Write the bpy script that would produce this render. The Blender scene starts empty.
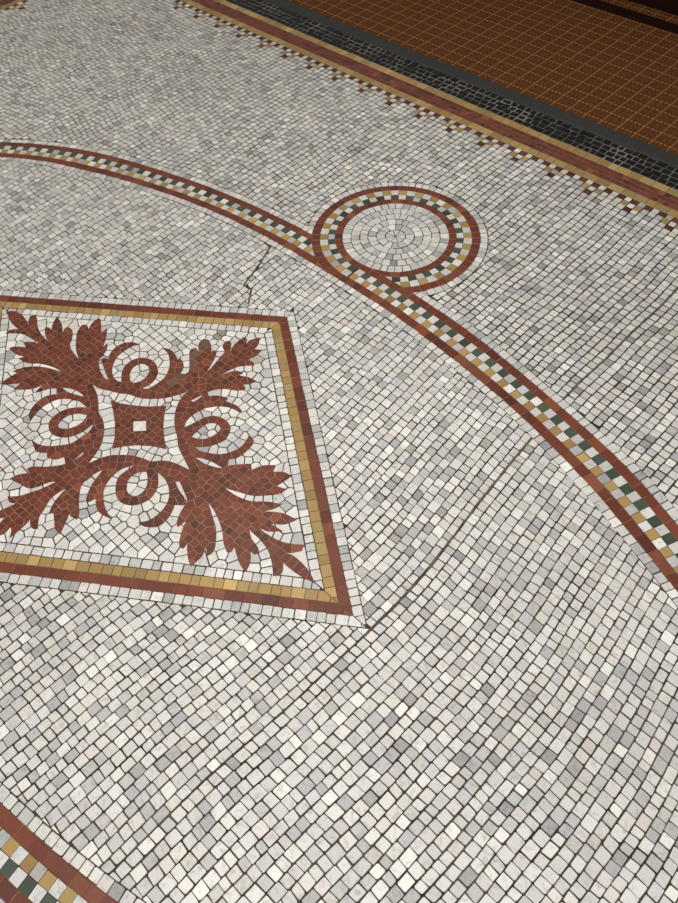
import bpy, math, random
import numpy as np
from mathutils import Matrix, Vector
from mathutils.geometry import tessellate_polygon

rnd = random.Random(7)
C = bpy.context.scene.collection
TILE = 0.0245                     # side of a tessera in metres

# ------------------------------------------------------------------ camera
F, PITCH, ROLL, YAW = 705.77, 0.61663, -0.07316, 0.82089
CAM = Vector((0.8269 * 1.5, -0.2801 * 1.5, 1.5))
ROT = (Matrix.Rotation(YAW, 3, 'Z') @ Matrix.Rotation(PITCH, 3, 'X') @ Matrix.Rotation(ROLL, 3, 'Z'))

def un(px, py):
    """where a line of sight of the survey photograph meets the floor plane"""
    d = ROT @ Vector(((px - 339) / F, -(py - 451.5) / F, -1.0))
    t = -CAM.z / d.z
    return (CAM.x + d.x * t, CAM.y + d.y * t)

cam_data = bpy.data.cameras.new('camera')
cam_data.sensor_fit = 'VERTICAL'
cam_data.sensor_height = 24.0
cam_data.lens = 24.0 * F / 903.0
cam_data.clip_start = 0.02
cam = bpy.data.objects.new('camera', cam_data)
C.objects.link(cam)
cam.matrix_world = Matrix.Translation(CAM) @ ROT.to_4x4()
bpy.context.scene.camera = cam

# ------------------------------------------------------------------ colours
def lin(c):
    r = []
    for v in c:
        v = v / 255.0
        r.append(v / 12.92 if v <= 0.04045 else ((v + 0.055) / 1.055) ** 2.4)
    return tuple(r)

def vary(c, k=0.10, hue=0.03):
    b = 1 + rnd.gauss(0, k)
    return tuple(max(0.0, x * b * (1 + rnd.gauss(0, hue))) for x in c)

WHITES = [(214, 212, 208), (208, 206, 203), (219, 217, 212), (203, 202, 199), (212, 208, 202), (205, 203, 198)]
GREYS = [(190, 188, 186), (184, 183, 181), (194, 193, 192), (176, 176, 176), (196, 192, 187)]
DEEP = [(166, 165, 163), (155, 155, 154), (170, 166, 161)]
def white():
    r = rnd.random()
    if r < 0.05: c = lin((230, 228, 222))
    elif r < 0.66: c = lin(rnd.choice(WHITES))
    elif r < 0.935: c = lin(rnd.choice(GREYS))
    elif r < 0.97: c = lin(rnd.choice(DEEP))
    elif r < 0.98: c = lin((208, 205, 194))
    else: c = lin((206, 201, 197))
    return vary(c, 0.045, 0.006)
def red():
    r = rnd.random()
    if r < 0.72: c = lin((116, 58, 39))
    elif r < 0.86: c = lin((95, 46, 36))
    elif r < 0.95: c = lin((126, 68, 45))
    else: c = lin((136, 80, 54))
    return vary(tuple(v * 0.86 for v in c), 0.10, 0.03)
def leafred():
    r = rnd.random()
    if r < 0.70: c = lin((110, 54, 36))
    elif r < 0.90: c = lin((93, 45, 31))
    else: c = lin((124, 68, 45))
    return vary(c, 0.11, 0.03)
def gold():
    return vary(lin(rnd.choice([(168, 137, 84), (160, 130, 78), (178, 150, 98), (158, 133, 86)])), 0.09, 0.03)
def green():
    return vary(lin(rnd.choice([(64, 75, 62), (58, 68, 56), (72, 82, 68)])), 0.1, 0.03)
def dark():
    return vary(lin(rnd.choice([(92, 44, 30), (84, 40, 28), (104, 54, 38)])), 0.12, 0.03)
def black():
    return vary(lin((17, 17, 19)), 0.25, 0.03)

# ------------------------------------------------------------------ materials
def new_mat(name):
    m = bpy.data.materials.new(name); m.use_nodes = True
    nt = m.node_tree; nt.nodes.clear()
    out = nt.nodes.new('ShaderNodeOutputMaterial'); b = nt.nodes.new('ShaderNodeBsdfPrincipled')
    nt.links.new(b.outputs[0], out.inputs[0])
    return m, nt, b

def stone(name, rough, vein, speck, veincol=(0.35, 0.35, 0.36, 1), spec=0.4):
    m, nt, b = new_mat(name); N = nt.nodes; L = nt.links
    at = N.new('ShaderNodeAttribute'); at.attribute_name = 'tint'
    tc = N.new('ShaderNodeTexCoord')
    off = N.new('ShaderNodeVectorMath'); off.operation = 'MULTIPLY_ADD'      # each tile is cut from another spot of the slab
    comb = N.new('ShaderNodeCombineXYZ'); 
    L.new(at.outputs['Alpha'], comb.inputs[0]); L.new(at.outputs['Alpha'], comb.inputs[2])
    L.new(comb.outputs[0], off.inputs[0]); off.inputs[1].default_value = (37, 0, 53); L.new(tc.outputs['Object'], off.inputs[2])
    n1 = N.new('ShaderNodeTexNoise'); n1.inputs['Scale'].default_value = 55; n1.inputs['Detail'].default_value = 5; n1.inputs['Distortion'].default_value = 1.6
    L.new(off.outputs[0], n1.inputs['Vector'])
    r1 = N.new('ShaderNodeValToRGB'); r1.color_ramp.elements[0].position = 0.52; r1.color_ramp.elements[0].color = (0, 0, 0, 1)
    r1.color_ramp.elements[1].position = 0.78; r1.color_ramp.elements[1].color = (vein, vein, vein, 1)
    L.new(n1.outputs[0], r1.inputs[0])
    mx = N.new('ShaderNodeMix'); mx.data_type = 'RGBA'; mx.blend_type = 'MULTIPLY'
    L.new(r1.outputs[0], mx.inputs[0]); L.new(at.outputs['Color'], mx.inputs[6]); mx.inputs[7].default_value = veincol
    n2 = N.new('ShaderNodeTexNoise'); n2.inputs['Scale'].default_value = 420; n2.inputs['Detail'].default_value = 3
    L.new(tc.outputs['Object'], n2.inputs['Vector'])
    mr = N.new('ShaderNodeMapRange'); mr.inputs[1].default_value = 0.25; mr.inputs[2].default_value = 0.75
    mr.inputs[3].default_value = 1 - speck; mr.inputs[4].default_value = 1 + speck
    L.new(n2.outputs[0], mr.inputs[0])
    mul = N.new('ShaderNodeVectorMath'); mul.operation = 'SCALE'
    L.new(mx.outputs[2], mul.inputs[0]); L.new(mr.outputs[0], mul.inputs['Scale'])
    L.new(mul.outputs[0], b.inputs['Base Color'])
    rr = N.new('ShaderNodeMapRange'); rr.inputs[3].default_value = rough - 0.08; rr.inputs[4].default_value = rough + 0.10
    L.new(n1.outputs[0], rr.inputs[0]); L.new(rr.outputs[0], b.inputs['Roughness'])
    b.inputs['Specular IOR Level'].default_value = spec
    return m

def grout_mat(name, c1, c2, scale=9, rough=0.95):
    m, nt, b = new_mat(name); N = nt.nodes; L = nt.links
    tc = N.new('ShaderNodeTexCoord'); n = N.new('ShaderNodeTexNoise'); n.inputs['Scale'].default_value = scale; n.inputs['Detail'].default_value = 6
    L.new(tc.outputs['Object'], n.inputs['Vector'])
    r = N.new('ShaderNodeValToRGB'); r.color_ramp.elements[0].position = 0.35; r.color_ramp.elements[1].position = 0.7
    r.color_ramp.elements[0].color = (*lin(c1), 1); r.color_ramp.elements[1].color = (*lin(c2), 1)
    L.new(n.outputs[0], r.inputs[0]); L.new(r.outputs[0], b.inputs['Base Color'])
    b.inputs['Roughness'].default_value = rough; b.inputs['Specular IOR Level'].default_value = 0.15
    return m

M_WHITE = stone('white_marble', 0.46, 0.85, 0.10, (0.56, 0.56, 0.55, 1))
M_RED = stone('red_marble', 0.42, 0.5, 0.09, (0.6, 0.5, 0.48, 1))
M_GOLD = stone('ochre_marble', 0.46, 0.4, 0.07, (0.7, 0.62, 0.5, 1))
M_GREEN = stone('green_marble', 0.42, 0.4, 0.09, (0.6, 0.62, 0.6, 1))
M_BLACK = stone('black_marble', 0.40, 0.3, 0.1, (0.6, 0.6, 0.6, 1), 0.2)
M_GROUT = grout_mat('dark_grout', (48, 42, 34), (84, 75, 60), 7)
M_REDGROUT = grout_mat('red_grout', (140, 98, 82), (186, 150, 130), 30)
M_LINEGROUT = grout_mat('line_grout', (118, 78, 64), (164, 126, 108), 30)
M_GREYGROUT = grout_mat('grey_grout', (66, 63, 60), (172, 166, 156), 5)
M_GOLDGROUT = grout_mat('tan_grout', (84, 70, 48), (122, 100, 70), 30)

# ------------------------------------------------------------------ object helpers
def tag(o, label=None, cat=None, group=None, kind=None):
    if label: o['label'] = label
    if cat: o['category'] = cat
    if group: o['group'] = group
    if kind: o['kind'] = kind
    return o

def thing(name, label, cat, loc=(0, 0, 0), group=None):
    o = bpy.data.objects.new(name, None); C.objects.link(o); o.location = loc
    o.empty_display_size = 0.1
    return tag(o, label, cat, group)

class MB:
    """collects faces, each vertex with a tint; becomes ONE mesh object"""
    def __init__(s): s.v = []; s.f = []; s.c = []; s.mi = []
    def face(s, pts, col, mi=0):
        i = len(s.v); s.v += pts; s.c += [col] * len(pts); s.f.append(list(range(i, i + len(pts)))); s.mi.append(mi)
    def tile(s, poly, col, mi=0, top=0.0, bot=-0.005, bev=0.0011):
        """a tessera: bevelled prism over a convex outline"""
        inner = shrink(poly, bev)
        a = rnd.random(); c = (*col, a)
        if inner is None or len(inner) != len(poly) or bev == 0:
            n = len(poly); i = len(s.v)
            s.v += [(x, y, top) for x, y in poly] + [(x, y, bot) for x, y in poly]; s.c += [c] * (2 * n)
            s.f.append([i + k for k in range(n)]); s.mi.append(mi)
            for k in range(n):
                l = (k + 1) % n
                s.f.append([i + k, i + n + k, i + n + l, i + l]); s.mi.append(mi)
            return
        n = len(poly); i = len(s.v)
        tz = rnd.uniform(-0.0003, 0.0)
        s.v += [(x, y, top + tz) for x, y in inner] + [(x, y, top + tz - bev * 0.8) for x, y in poly] + [(x, y, bot) for x, y in poly]
        s.c += [c] * (3 * n)
        s.f.append([i + k for k in range(n)]); s.mi.append(mi)
        for r in (0, n):
            for k in range(n):
                l = (k + 1) % n
                s.f.append([i + r + k, i + r + n + k, i + r + n + l, i + r + l]); s.mi.append(mi)
    def build(s, name, mats, parent=None):
        me = bpy.data.meshes.new(name)
        me.from_pydata(s.v, [], s.f)
        for m in (mats if isinstance(mats, (list, tuple)) else [mats]): me.materials.append(m)
        me.polygons.foreach_set('material_index', s.mi)
        at = me.color_attributes.new('tint', 'FLOAT_COLOR', 'POINT')
        cc = np.array([c if len(c) == 4 else (*c, 0.5) for c in s.c], dtype=np.float32).ravel()
        at.data.foreach_set('color', cc)
        me.update()
        o = bpy.data.objects.new(name, me); C.objects.link(o)
        if parent: o.parent = parent
        return o

# ------------------------------------------------------------------ planar geometry
def area(p):
    return 0.5 * sum(p[i][0] * p[(i + 1) % len(p)][1] - p[(i + 1) % len(p)][0] * p[i][1] for i in range(len(p)))

def clip(poly, nx, ny, d):
    """keep the part of a convex outline where nx*x + ny*y <= d"""
    out = []; n = len(poly)
    for i in range(n):
        ax, ay = poly[i]; bx, by = poly[(i + 1) % n]
        sa = nx * ax + ny * ay - d; sb = nx * bx + ny * by - d
        if sa <= 0: out.append((ax, ay))
        if (sa < 0 < sb) or (sb < 0 < sa):
            t = sa / (sa - sb); out.append((ax + (bx - ax) * t, ay + (by - ay) * t))
    return out

def clean(poly, eps=0.0006):
    out = []
    for p in poly:
        if not out or math.hypot(p[0] - out[-1][0], p[1] - out[-1][1]) > eps: out.append(p)
    while len(out) > 1 and math.hypot(out[0][0] - out[-1][0], out[0][1] - out[-1][1]) <= eps: out.pop()
    return out

def shrink(poly, d):
    """inset of a convex counter-clockwise outline, same corner count, or None"""
    n = len(poly); L = []
    for i in range(n):
        ax, ay = poly[i]; bx, by = poly[(i + 1) % n]
        ex, ey = bx - ax, by - ay; l = math.hypot(ex, ey)
        if l < 1e-6: return None
        nx, ny = ey / l, -ex / l
        L.append((nx, ny, nx * ax + ny * ay - d))
    out = []
    for i in range(n):
        a = L[i - 1]; b = L[i]; det = a[0] * b[1] - a[1] * b[0]
        if abs(det) < 0.02: return None
        out.append(((a[2] * b[1] - b[2] * a[1]) / det, (a[0] * b[2] - b[0] * a[2]) / det))
    if area(out) <= 0: return None
    for i in range(n):                                      # an edge that flipped means the outline was too thin
        ex, ey = poly[(i + 1) % n][0] - poly[i][0], poly[(i + 1) % n][1] - poly[i][1]
        fx, fy = out[(i + 1) % n][0] - out[i][0], out[(i + 1) % n][1] - out[i][1]
        if ex * fx + ey * fy <= 0: return None
    return out

def inset(poly, d):
    """inset by clipping (corner count may change)"""
    q = poly; n = len(poly)
    for i in range(n):
        ax, ay = poly[i]; bx, by = poly[(i + 1) % n]
        ex, ey = bx - ax, by - ay; l = math.hypot(ex, ey)
        if l < 1e-7: continue
        nx, ny = ey / l, -ex / l
        q = clip(q, nx, ny, nx * ax + ny * ay - d)
        if len(q) < 3: return []
    return q

def rough_quad(p, j):
    return [(x + rnd.uniform(-j, j), y + rnd.uniform(-j, j)) for x, y in p]

def nip(poly, k=0.0022):
    """knock the corners off a tessera"""
    n = len(poly); out = []
    for i in range(n):
        a = poly[i - 1]; b = poly[i]; c = poly[(i + 1) % n]
        la = math.hypot(a[0] - b[0], a[1] - b[1]); lc = math.hypot(c[0] - b[0], c[1] - b[1])
        kk = k * rnd.uniform(0.2, 1.3)
        if min(la, lc) < 0.009: out.append(b); continue
        out.append((b[0] + (a[0] - b[0]) * kk / la, b[1] + (a[1] - b[1]) * kk / la))
        out.append((b[0] + (c[0] - b[0]) * kk / lc, b[1] + (c[1] - b[1]) * kk / lc))
    return out

# ------------------------------------------------------------------ layout of the pavement
A, B, BW = 0.7067, 0.4974, 0.0515                 # diamond: half diagonals of the inner edge of the gold line, width of gold + red
NL = math.hypot(A, B); DN = (B / NL, A / NL); DOFF = A * B / NL
EA, EB, EW = 1.8707, 0.8982, 0.1060               # oval band: half axes of its outer edge, width
RC, RR = (0.0, 1.0605), 0.2775                    # roundel
V_FIELD, V_RED0, V_RED1, V_BLACK0, V_BLACK1, V_MAT = 1.7305, 1.7655, 1.8340, 1.8690, 1.9820, 2.0400
MOTIF_U, MOTIF_P = 0.1946, 0.15085                # where one stepped motif stands and their spacing
U_LEFT = -2.5925
V_FAR = 2.853

# oval outer edge as laid: an ellipse with the small unevenness of hand setting
dO = [((0, 142), -3.9), ((57.7, 146.1), .77), ((101.8, 153.9), 2.2), ((152.6, 168.5), -.15), ((190, 181), -.31), ((230, 196.3), 0),
      ((463.4, 330), .05), ((513.9, 370.3), -.86), ((554.2, 405.7), -1.5), ((594.6, 441), .9), ((624.8, 469.5), 2.6), ((665.2, 516.6), .7), ((678, 533.4), -.4)]
dI = [((0, 156.6), -.7), ((57.7, 162.4), 2.8), ((101.8, 174.3), -.55), ((152.6, 189.5), .13), ((230, 219.4), 2.2), ((450, 359.6), -2.3),
      ((483.6, 385.5), -.3), ((534, 432.6), -1.5), ((584.5, 484.7), -1.8), ((618, 523.4), -2.0), ((651.7, 562), .6), ((678, 595.6), 2.2)]
def _corr(tab, extra):
    a = []
    for (x, y), d in tab:
        u, v = un(x, y); a.append((math.atan2(v / EB, u / EA), d / 600 * 1.5))
    a += [(math.acos(x / EA), c) for x, c in ((-0.12, extra[0]), (-0.02, extra[1]), (0.06, extra[1]), (0.14, extra[0]))]; a.sort(); a = [(a[0][0] - 0.3, 0), (a[0][0] - 0.12, a[0][1])] + a + [(a[-1][0] + 0.12, a[-1][1]), (a[-1][0] + 0.3, 0)]
    return np.array([p[0] for p in a]), np.array([p[1] for p in a])
cO, cI = _corr(dO, (-0.006, -0.011)), _corr(dI, (-0.004, -0.008))
def smooth(tab, t):
    return float(np.mean([np.interp(t + k, *tab) for k in (-.06, -.03, 0, .03, .06)]))
NS = 1600
OV_T = [2 * math.pi * i / NS for i in range(NS)]
def _ell(t, d):
    x, y = EA * math.cos(t), EB * math.sin(t); nx, ny = math.cos(t) / EA, math.sin(t) / EB; l = math.hypot(nx, ny)
    return x + nx / l * d, y + ny / l * d
OV_O = np.array([_ell(t, smooth(cO, t if t < 4 else t - 2 * math.pi)) for t in OV_T])
OV_I = np.array([_ell(t, smooth(cI, t if t < 4 else t - 2 * math.pi) - EW) for t in OV_T])
def _norm(P):
    d = np.roll(P, -1, 0) - np.roll(P, 1, 0); n = np.stack([d[:, 1], -d[:, 0]], 1)
    return n / np.linalg.norm(n, axis=1)[:, None]
OV_ON, OV_IN = _norm(OV_O), _norm(OV_I)

_LST = {}
def near(P, N, x, y):
    if id(P) not in _LST: _LST[id(P)] = (P.tolist(), N.tolist())
    Pl, Nl = _LST[id(P)]
    k = int(math.atan2(y / EB, x / EA) / (2 * math.pi) * NS)
    i = min(range(k - 60, k + 61, 4), key=lambda j: (Pl[j % NS][0] - x) ** 2 + (Pl[j % NS][1] - y) ** 2)
    i = min(range(i - 4, i + 5), key=lambda j: (Pl[j % NS][0] - x) ** 2 + (Pl[j % NS][1] - y) ** 2) % NS
    n = Nl[i]; p = Pl[i]
    return (x - p[0]) * n[0] + (y - p[1]) * n[1], n[0], n[1], p[0] * n[0] + p[1] * n[1]

def cut(poly, n, d, gap=0.0):      # keep n.p <= d
    return clip(poly, n[0], n[1], d - gap) if len(poly) > 2 else poly

def cut_roundel(poly, keep_out, r):
    """trim against the roundel's circle of radius r"""
    cx = sum(p[0] for p in poly) / len(poly); cy = sum(p[1] for p in poly) / len(poly)
    nx, ny = cx - RC[0], cy - RC[1]; l = math.hypot(nx, ny) or 1e-6; nx /= l; ny /= l
    if abs(l - r) > 0.06: return poly if (l > r) == keep_out else []
    d = nx * RC[0] + ny * RC[1] + r
    return clip(poly, -nx, -ny, -d) if keep_out else clip(poly, nx, ny, d)

def cut_curve(poly, P, N, keep_out, off=0.0):
    cx = sum(p[0] for p in poly) / len(poly); cy = sum(p[1] for p in poly) / len(poly)
    e = math.hypot(cx / EA, cy / EB)
    if e < 0.72: return [] if keep_out else poly
    if e > 1.25: return poly if keep_out else []
    s, nx, ny, d = near(P, N, cx, cy); s -= off; d += off
    if abs(s) > 0.06: return poly if (s > 0) == keep_out else []
    return clip(poly, -nx, -ny, -d) if keep_out else clip(poly, nx, ny, d)

G = 0.00105           # half a dark joint
SHOW_MARGIN = 0.45
def seen(x, y):       # the part of the pavement the photo shows, with a wide margin
    q = ROT.transposed() @ Vector((x - CAM.x, y - CAM.y, -CAM.z))
    if q.z > -0.2: return False
    px, py = q.x / -q.z * F, q.y / -q.z * F
    return abs(px) < 339 * 2.5 and -451 * 1.9 < py < 451 * 1.6

# slab joints: wider, paler gaps that run along a row of the field
J_IN_V = np.array([-1.1, -0.70, -0.45, -0.25, -0.01, 0.11, 0.23, 0.44, 0.567, 0.683, 1.0])
J_IN_U = np.array([0.782, 0.8058, 0.8114, 0.832, 0.8455, 0.8500, 0.845, 0.8225, 0.8131, 0.8054, 0.786])
def j_in(v): return float(np.mean([np.interp(v + k, J_IN_V, J_IN_U) for k in (-.06, -.03, 0, .03, .06)]))
CR = []
def crack(pts, g):
    w = [un(*p) for p in pts]
    for a, b in zip(w[:-1], w[1:]): CR.append((a, b, g))
crack([(270.5, 246), (260.4, 262.7), (245.4, 282.7), (251, 291), (248, 305)], 0.0022)

def crack_split(poly):
    cx = sum(p[0] for p in poly) / len(poly); cy = sum(p[1] for p in poly) / len(poly)
    for (ax, ay), (bx, by), g in CR:
        ex, ey = bx - ax, by - ay; l = math.hypot(ex, ey); ex /= l; ey /= l
        t = (cx - ax) * ex + (cy - ay) * ey
        if t < 0 or t > l: continue
        nx, ny = ey, -ex; s = (cx - ax) * nx + (cy - ay) * ny
        if abs(s) > 0.03: continue
        d = nx * ax + ny * ay
        p1 = clip(poly, nx, ny, d - g); p2 = clip(poly, -nx, -ny, -d - g)
        return [p for p in (p1, p2) if len(p) > 2]
    return [poly]

# ------------------------------------------------------------------ the floor: grout bed and white field
floor = MB()
X0, X1, Y0, Y1 = -3.6, 3.8, -2.2, V_MAT
floor.face([(X0, Y0, -0.0015), (X1, Y0, -0.0015), (X1, Y1, -0.0015), (X0, Y1, -0.0015)], (*lin((80, 70, 58)), .5), 1)
for a, b, c, d in (((X0, Y0), (X1, Y0), 0, 0), ((X1, Y0), (X1, Y1), 0, 0), ((X1, Y1), (X0, Y1), 0, 0), ((X0, Y1), (X0, Y0), 0, 0)):
    floor.face([(*a, -0.0015), (*a, -0.06), (*b, -0.06), (*b, -0.0015)], (.1, .1, .1, 1), 1)
floor.face([(X0, Y1, -0.06), (X1, Y1, -0.06), (X1, Y0, -0.06), (X0, Y0, -0.06)], (.1, .1, .1, 1), 1)

def put(poly, col, mb=floor, mi=0, nipk=0.0022, gap=G, minarea=0.00005):
    poly = clean(poly)
    if len(poly) < 3 or area(poly) < minarea: return
    q = inset(poly, gap * rnd.uniform(0.75, 1.3)); q = clean(q) if len(q) > 2 else q
    if len(q) < 3 or area(q) < minarea * 0.7: return
    if nipk: q = clean(nip(q, nipk), 0.0003)
    mb.tile(q, col, mi)

def hsh(i, k=0): 
    return random.Random(i * 7919 + k * 104729 + 13)

def tone(x, y):
    """broad cloudy drift of the marble from slab to slab"""
    return 1 + 0.035 * math.sin(3.1 * x + 1.7 * y) + 0.03 * math.sin(-2.3 * x + 4.2 * y + 1.1) + 0.02 * math.sin(9 * x - 7 * y)

def field_white(x, y):
    c = white(); t = tone(x, y)
    return tuple(v * t for v in c)

# --- inside the oval: rows run away from the border, lengths vary
pitch = 0.0243
J0 = 0.830
def shear(u, v):
    w = 1 / (1 + ((u - J0) / 0.5) ** 2)                     # the rows bend with the slab joint and relax away from it
    g = -0.055 * math.sqrt(v * v + 0.012) + 0.018
    return w * (j_in(v) - J0) + (1 - w) * g + (1 - w) * (0.006 * math.sin(2.3 * v + 1.3 * u) + 0.0022 * math.sin(9 * v + 5 * u)) + 0.0009 * math.sin(23 * v + 30 * u) * (0 if abs(u - J0) < 0.03 else 1)
hr = random.Random(5)
rows = []
u = J0
while u < 2.2:
    w = pitch * hr.uniform(0.90, 1.10); rows.append((u, u + w)); u += w
u = J0
while u > -2.1:
    w = pitch * hr.uniform(0.90, 1.10); rows.append((u - w, u)); u -= w
for k, (ua, ub) in enumerate(rows):
    r = random.Random(900 + k); v = -1.02 - r.random() * 0.03
    while v < 0.95:
        h = pitch * r.choice([0.78, 0.9, 0.98, 1.02, 1.06, 1.12, 1.2]) * r.uniform(0.95, 1.05)
        um, vm = (ua + ub) / 2, v + h / 2
        if (um / EA) ** 2 + (vm / EB) ** 2 < 1.0 and abs(um) * DN[0] + abs(vm) * DN[1] > DOFF + BW and seen(um, vm):
            P = lambda uu, vv: (uu + shear(uu, vv), vv + 0.0012 * math.sin(60 * uu) )
            jl = jr = 0.00035
            if abs(ua - J0) < 1e-6: jl = 0.0024 if -0.02 < vm < 0.69 else 0.0012
            if abs(ub - J0) < 1e-6: jr = 0.0024 if -0.02 < vm < 0.69 else 0.0012
            poly = rough_quad([P(ua + jl, v), P(ub - jr, v), P(ub - jr, v + h), P(ua + jl, v + h)], 0.0009)
            poly = cut_curve(poly, OV_I, OV_IN, False, -TILE)
            if len(poly) > 2:
                for sx in (1, -1):
                    for sy in (1, -1):
                        n = (sx * DN[0], sy * DN[1])
                        if sx * um >= -0.05 and sy * vm >= -0.05:
                            cc = (sum(p[0] for p in poly) / len(poly), sum(p[1] for p in poly) / len(poly))
                            if sx * cc[0] >= 0 and sy * cc[1] >= 0:
                                poly = clip(poly, -n[0], -n[1], -(DOFF + BW + TILE))
                                if len(poly) < 3: break
                    if len(poly) < 3: break
            if len(poly) > 2:
                for q in crack_split(poly): put(q, field_white(um, vm))
        v += h

# --- outside the oval: a squarer grid that starts at the border's stepped edge
mp = MOTIF_P / 6
def oshear(u, v):
    s = (V_FIELD - v)
    return -0.012 * s + 0.006 * math.sin(3.0 * s + 1.9 * u) * min(1, s * 2) + 0.0016 * math.sin(23 * v + 11 * u) * min(1, s * 4)
def wave(u, v):
    s = V_FIELD - v
    k = min(1, max(0, s - 0.1)) * min(1.0, max(0.25, (0.2 - u) / 0.9))
    return k * (0.010 * math.sin(8 * u + 1.0) + 0.005 * math.sin(19 * u + 5 * v))
def motif_col(u, row):
    """colour of the stepped motif at a column centre, None = white"""
    k = round((u - MOTIF_U) / mp) % 6
    if row == 0: return 'd' if k in (0, 2, 4) else None
    if row == 1: return 'g' if k in (1, 5) else None
    if row == 2: return 'd' if k == 0 else None
    return None
step_back = {}; step_left = {}
ncol0 = int((U_LEFT - 0.9 - MOTIF_U) / mp); ncol1 = int((2.9 - MOTIF_U) / mp)
for k in range(ncol0, ncol1):
    uc = MOTIF_U + k * mp
    r = random.Random(4000 + k)
    v = V_FIELD; row = 0; jw = [r.uniform(-0.0008, 0.0008) for _ in range(2)]
    while v > -1.6:
        h = 0.0246 if row < 3 else pitch * r.uniform(0.88, 1.12)
        ua, ub = uc - mp / 2, uc + mp / 2
        vm = v - h / 2
        if uc < U_LEFT + 0.01 : break
        inside = (uc / (EA - 0.02)) ** 2 + (vm / (EB - 0.02)) ** 2 < 1
        if not inside and seen(uc, vm):
            P = lambda uu, vv: (uu + oshear(uu, vv), vv + wave(uu, vv))
            jl = jr = 0.0004
            if k == 25 and 0.78 < vm < 1.5: jl = 0.0020
            if k == 24 and 0.78 < vm < 1.5: jr = 0.0016
            if k == -24 and 1.05 < vm < 1.66: jl = 0.0016
            poly = rough_quad([P(ua + jl, v - h), P(ub - jr, v - h), P(ub - jr, v), P(ua + jl, v)], 0.0009)
            mc = motif_col(uc, row)
            if uc < U_LEFT + 3 * TILE + 0.01 and row >= 0:
                poly = clip(poly, -1, 0, -(U_LEFT + 3 * TILE)) 
            if len(poly) > 2: poly = cut_curve(poly, OV_O, OV_ON, True, TILE)
            if len(poly) > 2: poly = cut_roundel(poly, True, RR + TILE)
            if len(poly) > 2:
                if mc: put(poly, dark() if mc == 'd' else gold(), step_back.setdefault(math.floor((k + 3) / 6), MB()), 0 if mc == 'd' else 1)
                else:
                    for q in crack_split(poly): put(q, field_white(uc, vm), floor, 0, 0.0022, 0.0015)
        v -= h; row += 1
# the stepped edge of the left border
vc0 = V_FIELD - mp * 0.5
for k in range(0, 60):
    vc = vc0 - k * mp
    for row in range(3):
        ua = U_LEFT + row * TILE; 
        kk = (k - 3) % 6
        col = None
        if row == 0 and kk in (0, 2, 4): col = 'd'
        if row == 1 and kk in (1, 5): col = 'g'
        if row == 2 and kk == 0: col = 'd'
        poly = rough_quad([(ua, vc - mp / 2), (ua + TILE, vc - mp / 2), (ua + TILE, vc + mp / 2), (ua, vc + mp / 2)], 0.0009)
        if k < 3 and motif_col(ua, k): continue
        if col: put(poly, dark() if col == 'd' else gold(), step_left.setdefault(math.floor(k / 6), MB()), 0 if col == 'd' else 1)
        elif k >= 1: put(poly, field_white(ua, vc))

# ------------------------------------------------------------------ courses of tiles that follow a curve
def arclen(P):
    d = np.linalg.norm(np.roll(P, -1, 0) - P, axis=1); return np.concatenate([[0], np.cumsum(d)])
def sampler(P):
    s = arclen(P); Q = np.vstack([P, P[:1]])
    L = s[-1]
    def f(t):
        t = t % L
        return float(np.interp(t, s, Q[:, 0])), float(np.interp(t, s, Q[:, 1]))
    return f, L

def offs(Pa, Pb, k):       # a curve k of the way from outer edge Pa to inner edge Pb
    return Pa + (Pb - Pa) * k

def course(fa, fb, La, Lb, cuts):
    """quads between two closed curves at the same relative positions"""
    out = []
    for a, b in zip(cuts[:-1], cuts[1:]):
        q = [fb(a * Lb), fa(a * La), fa(b * La), fb(b * Lb)]
        if area(q) < 0: q.reverse()
        out.append(q)
    return out

# both edges of the oval are sampled at matching parameters so relative arc positions stay radial
def oval_curve(k):
    return OV_O + (OV_I - OV_O) * k
def oval_point(t, k):      # t in samples
    i = int(math.floor(t)) % NS; fr = t - math.floor(t); j = (i + 1) % NS
    P = OV_O[i] * (1 - fr) + OV_O[j] * fr; Q = OV_I[i] * (1 - fr) + OV_I[j] * fr
    return (float(P[0] + (Q[0] - P[0]) * k), float(P[1] + (Q[1] - P[1]) * k))
OV_S = arclen(oval_curve(0.5)); OV_L = OV_S[-1]
def ov_t(s): return float(np.interp(s % OV_L, OV_S, np.arange(NS + 1)))
def oval_quad(s0, s1, k0, k1):
    t0, t1 = ov_t(s0), ov_t(s1)
    if t1 < t0: t1 += NS
    q = [oval_point(t0, k1), oval_point(t0, k0), oval_point(t1, k0), oval_point(t1, k1)]
    if area(q) < 0: q.reverse()
    return q
def ov_visible(q):
    return q[0][1] < V_FIELD and q[0][0] > U_LEFT
U_MEET = 0.02
def trim_oval(q):
    """the oval passes under the roundel on the left and over it on the right"""
    cx = sum(p[0] for p in q) / len(q)
    if cx < U_MEET and abs(cx) < 0.4 and q[0][1] > 0.6: q = cut_roundel(q, True, RR)
    return q

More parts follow.
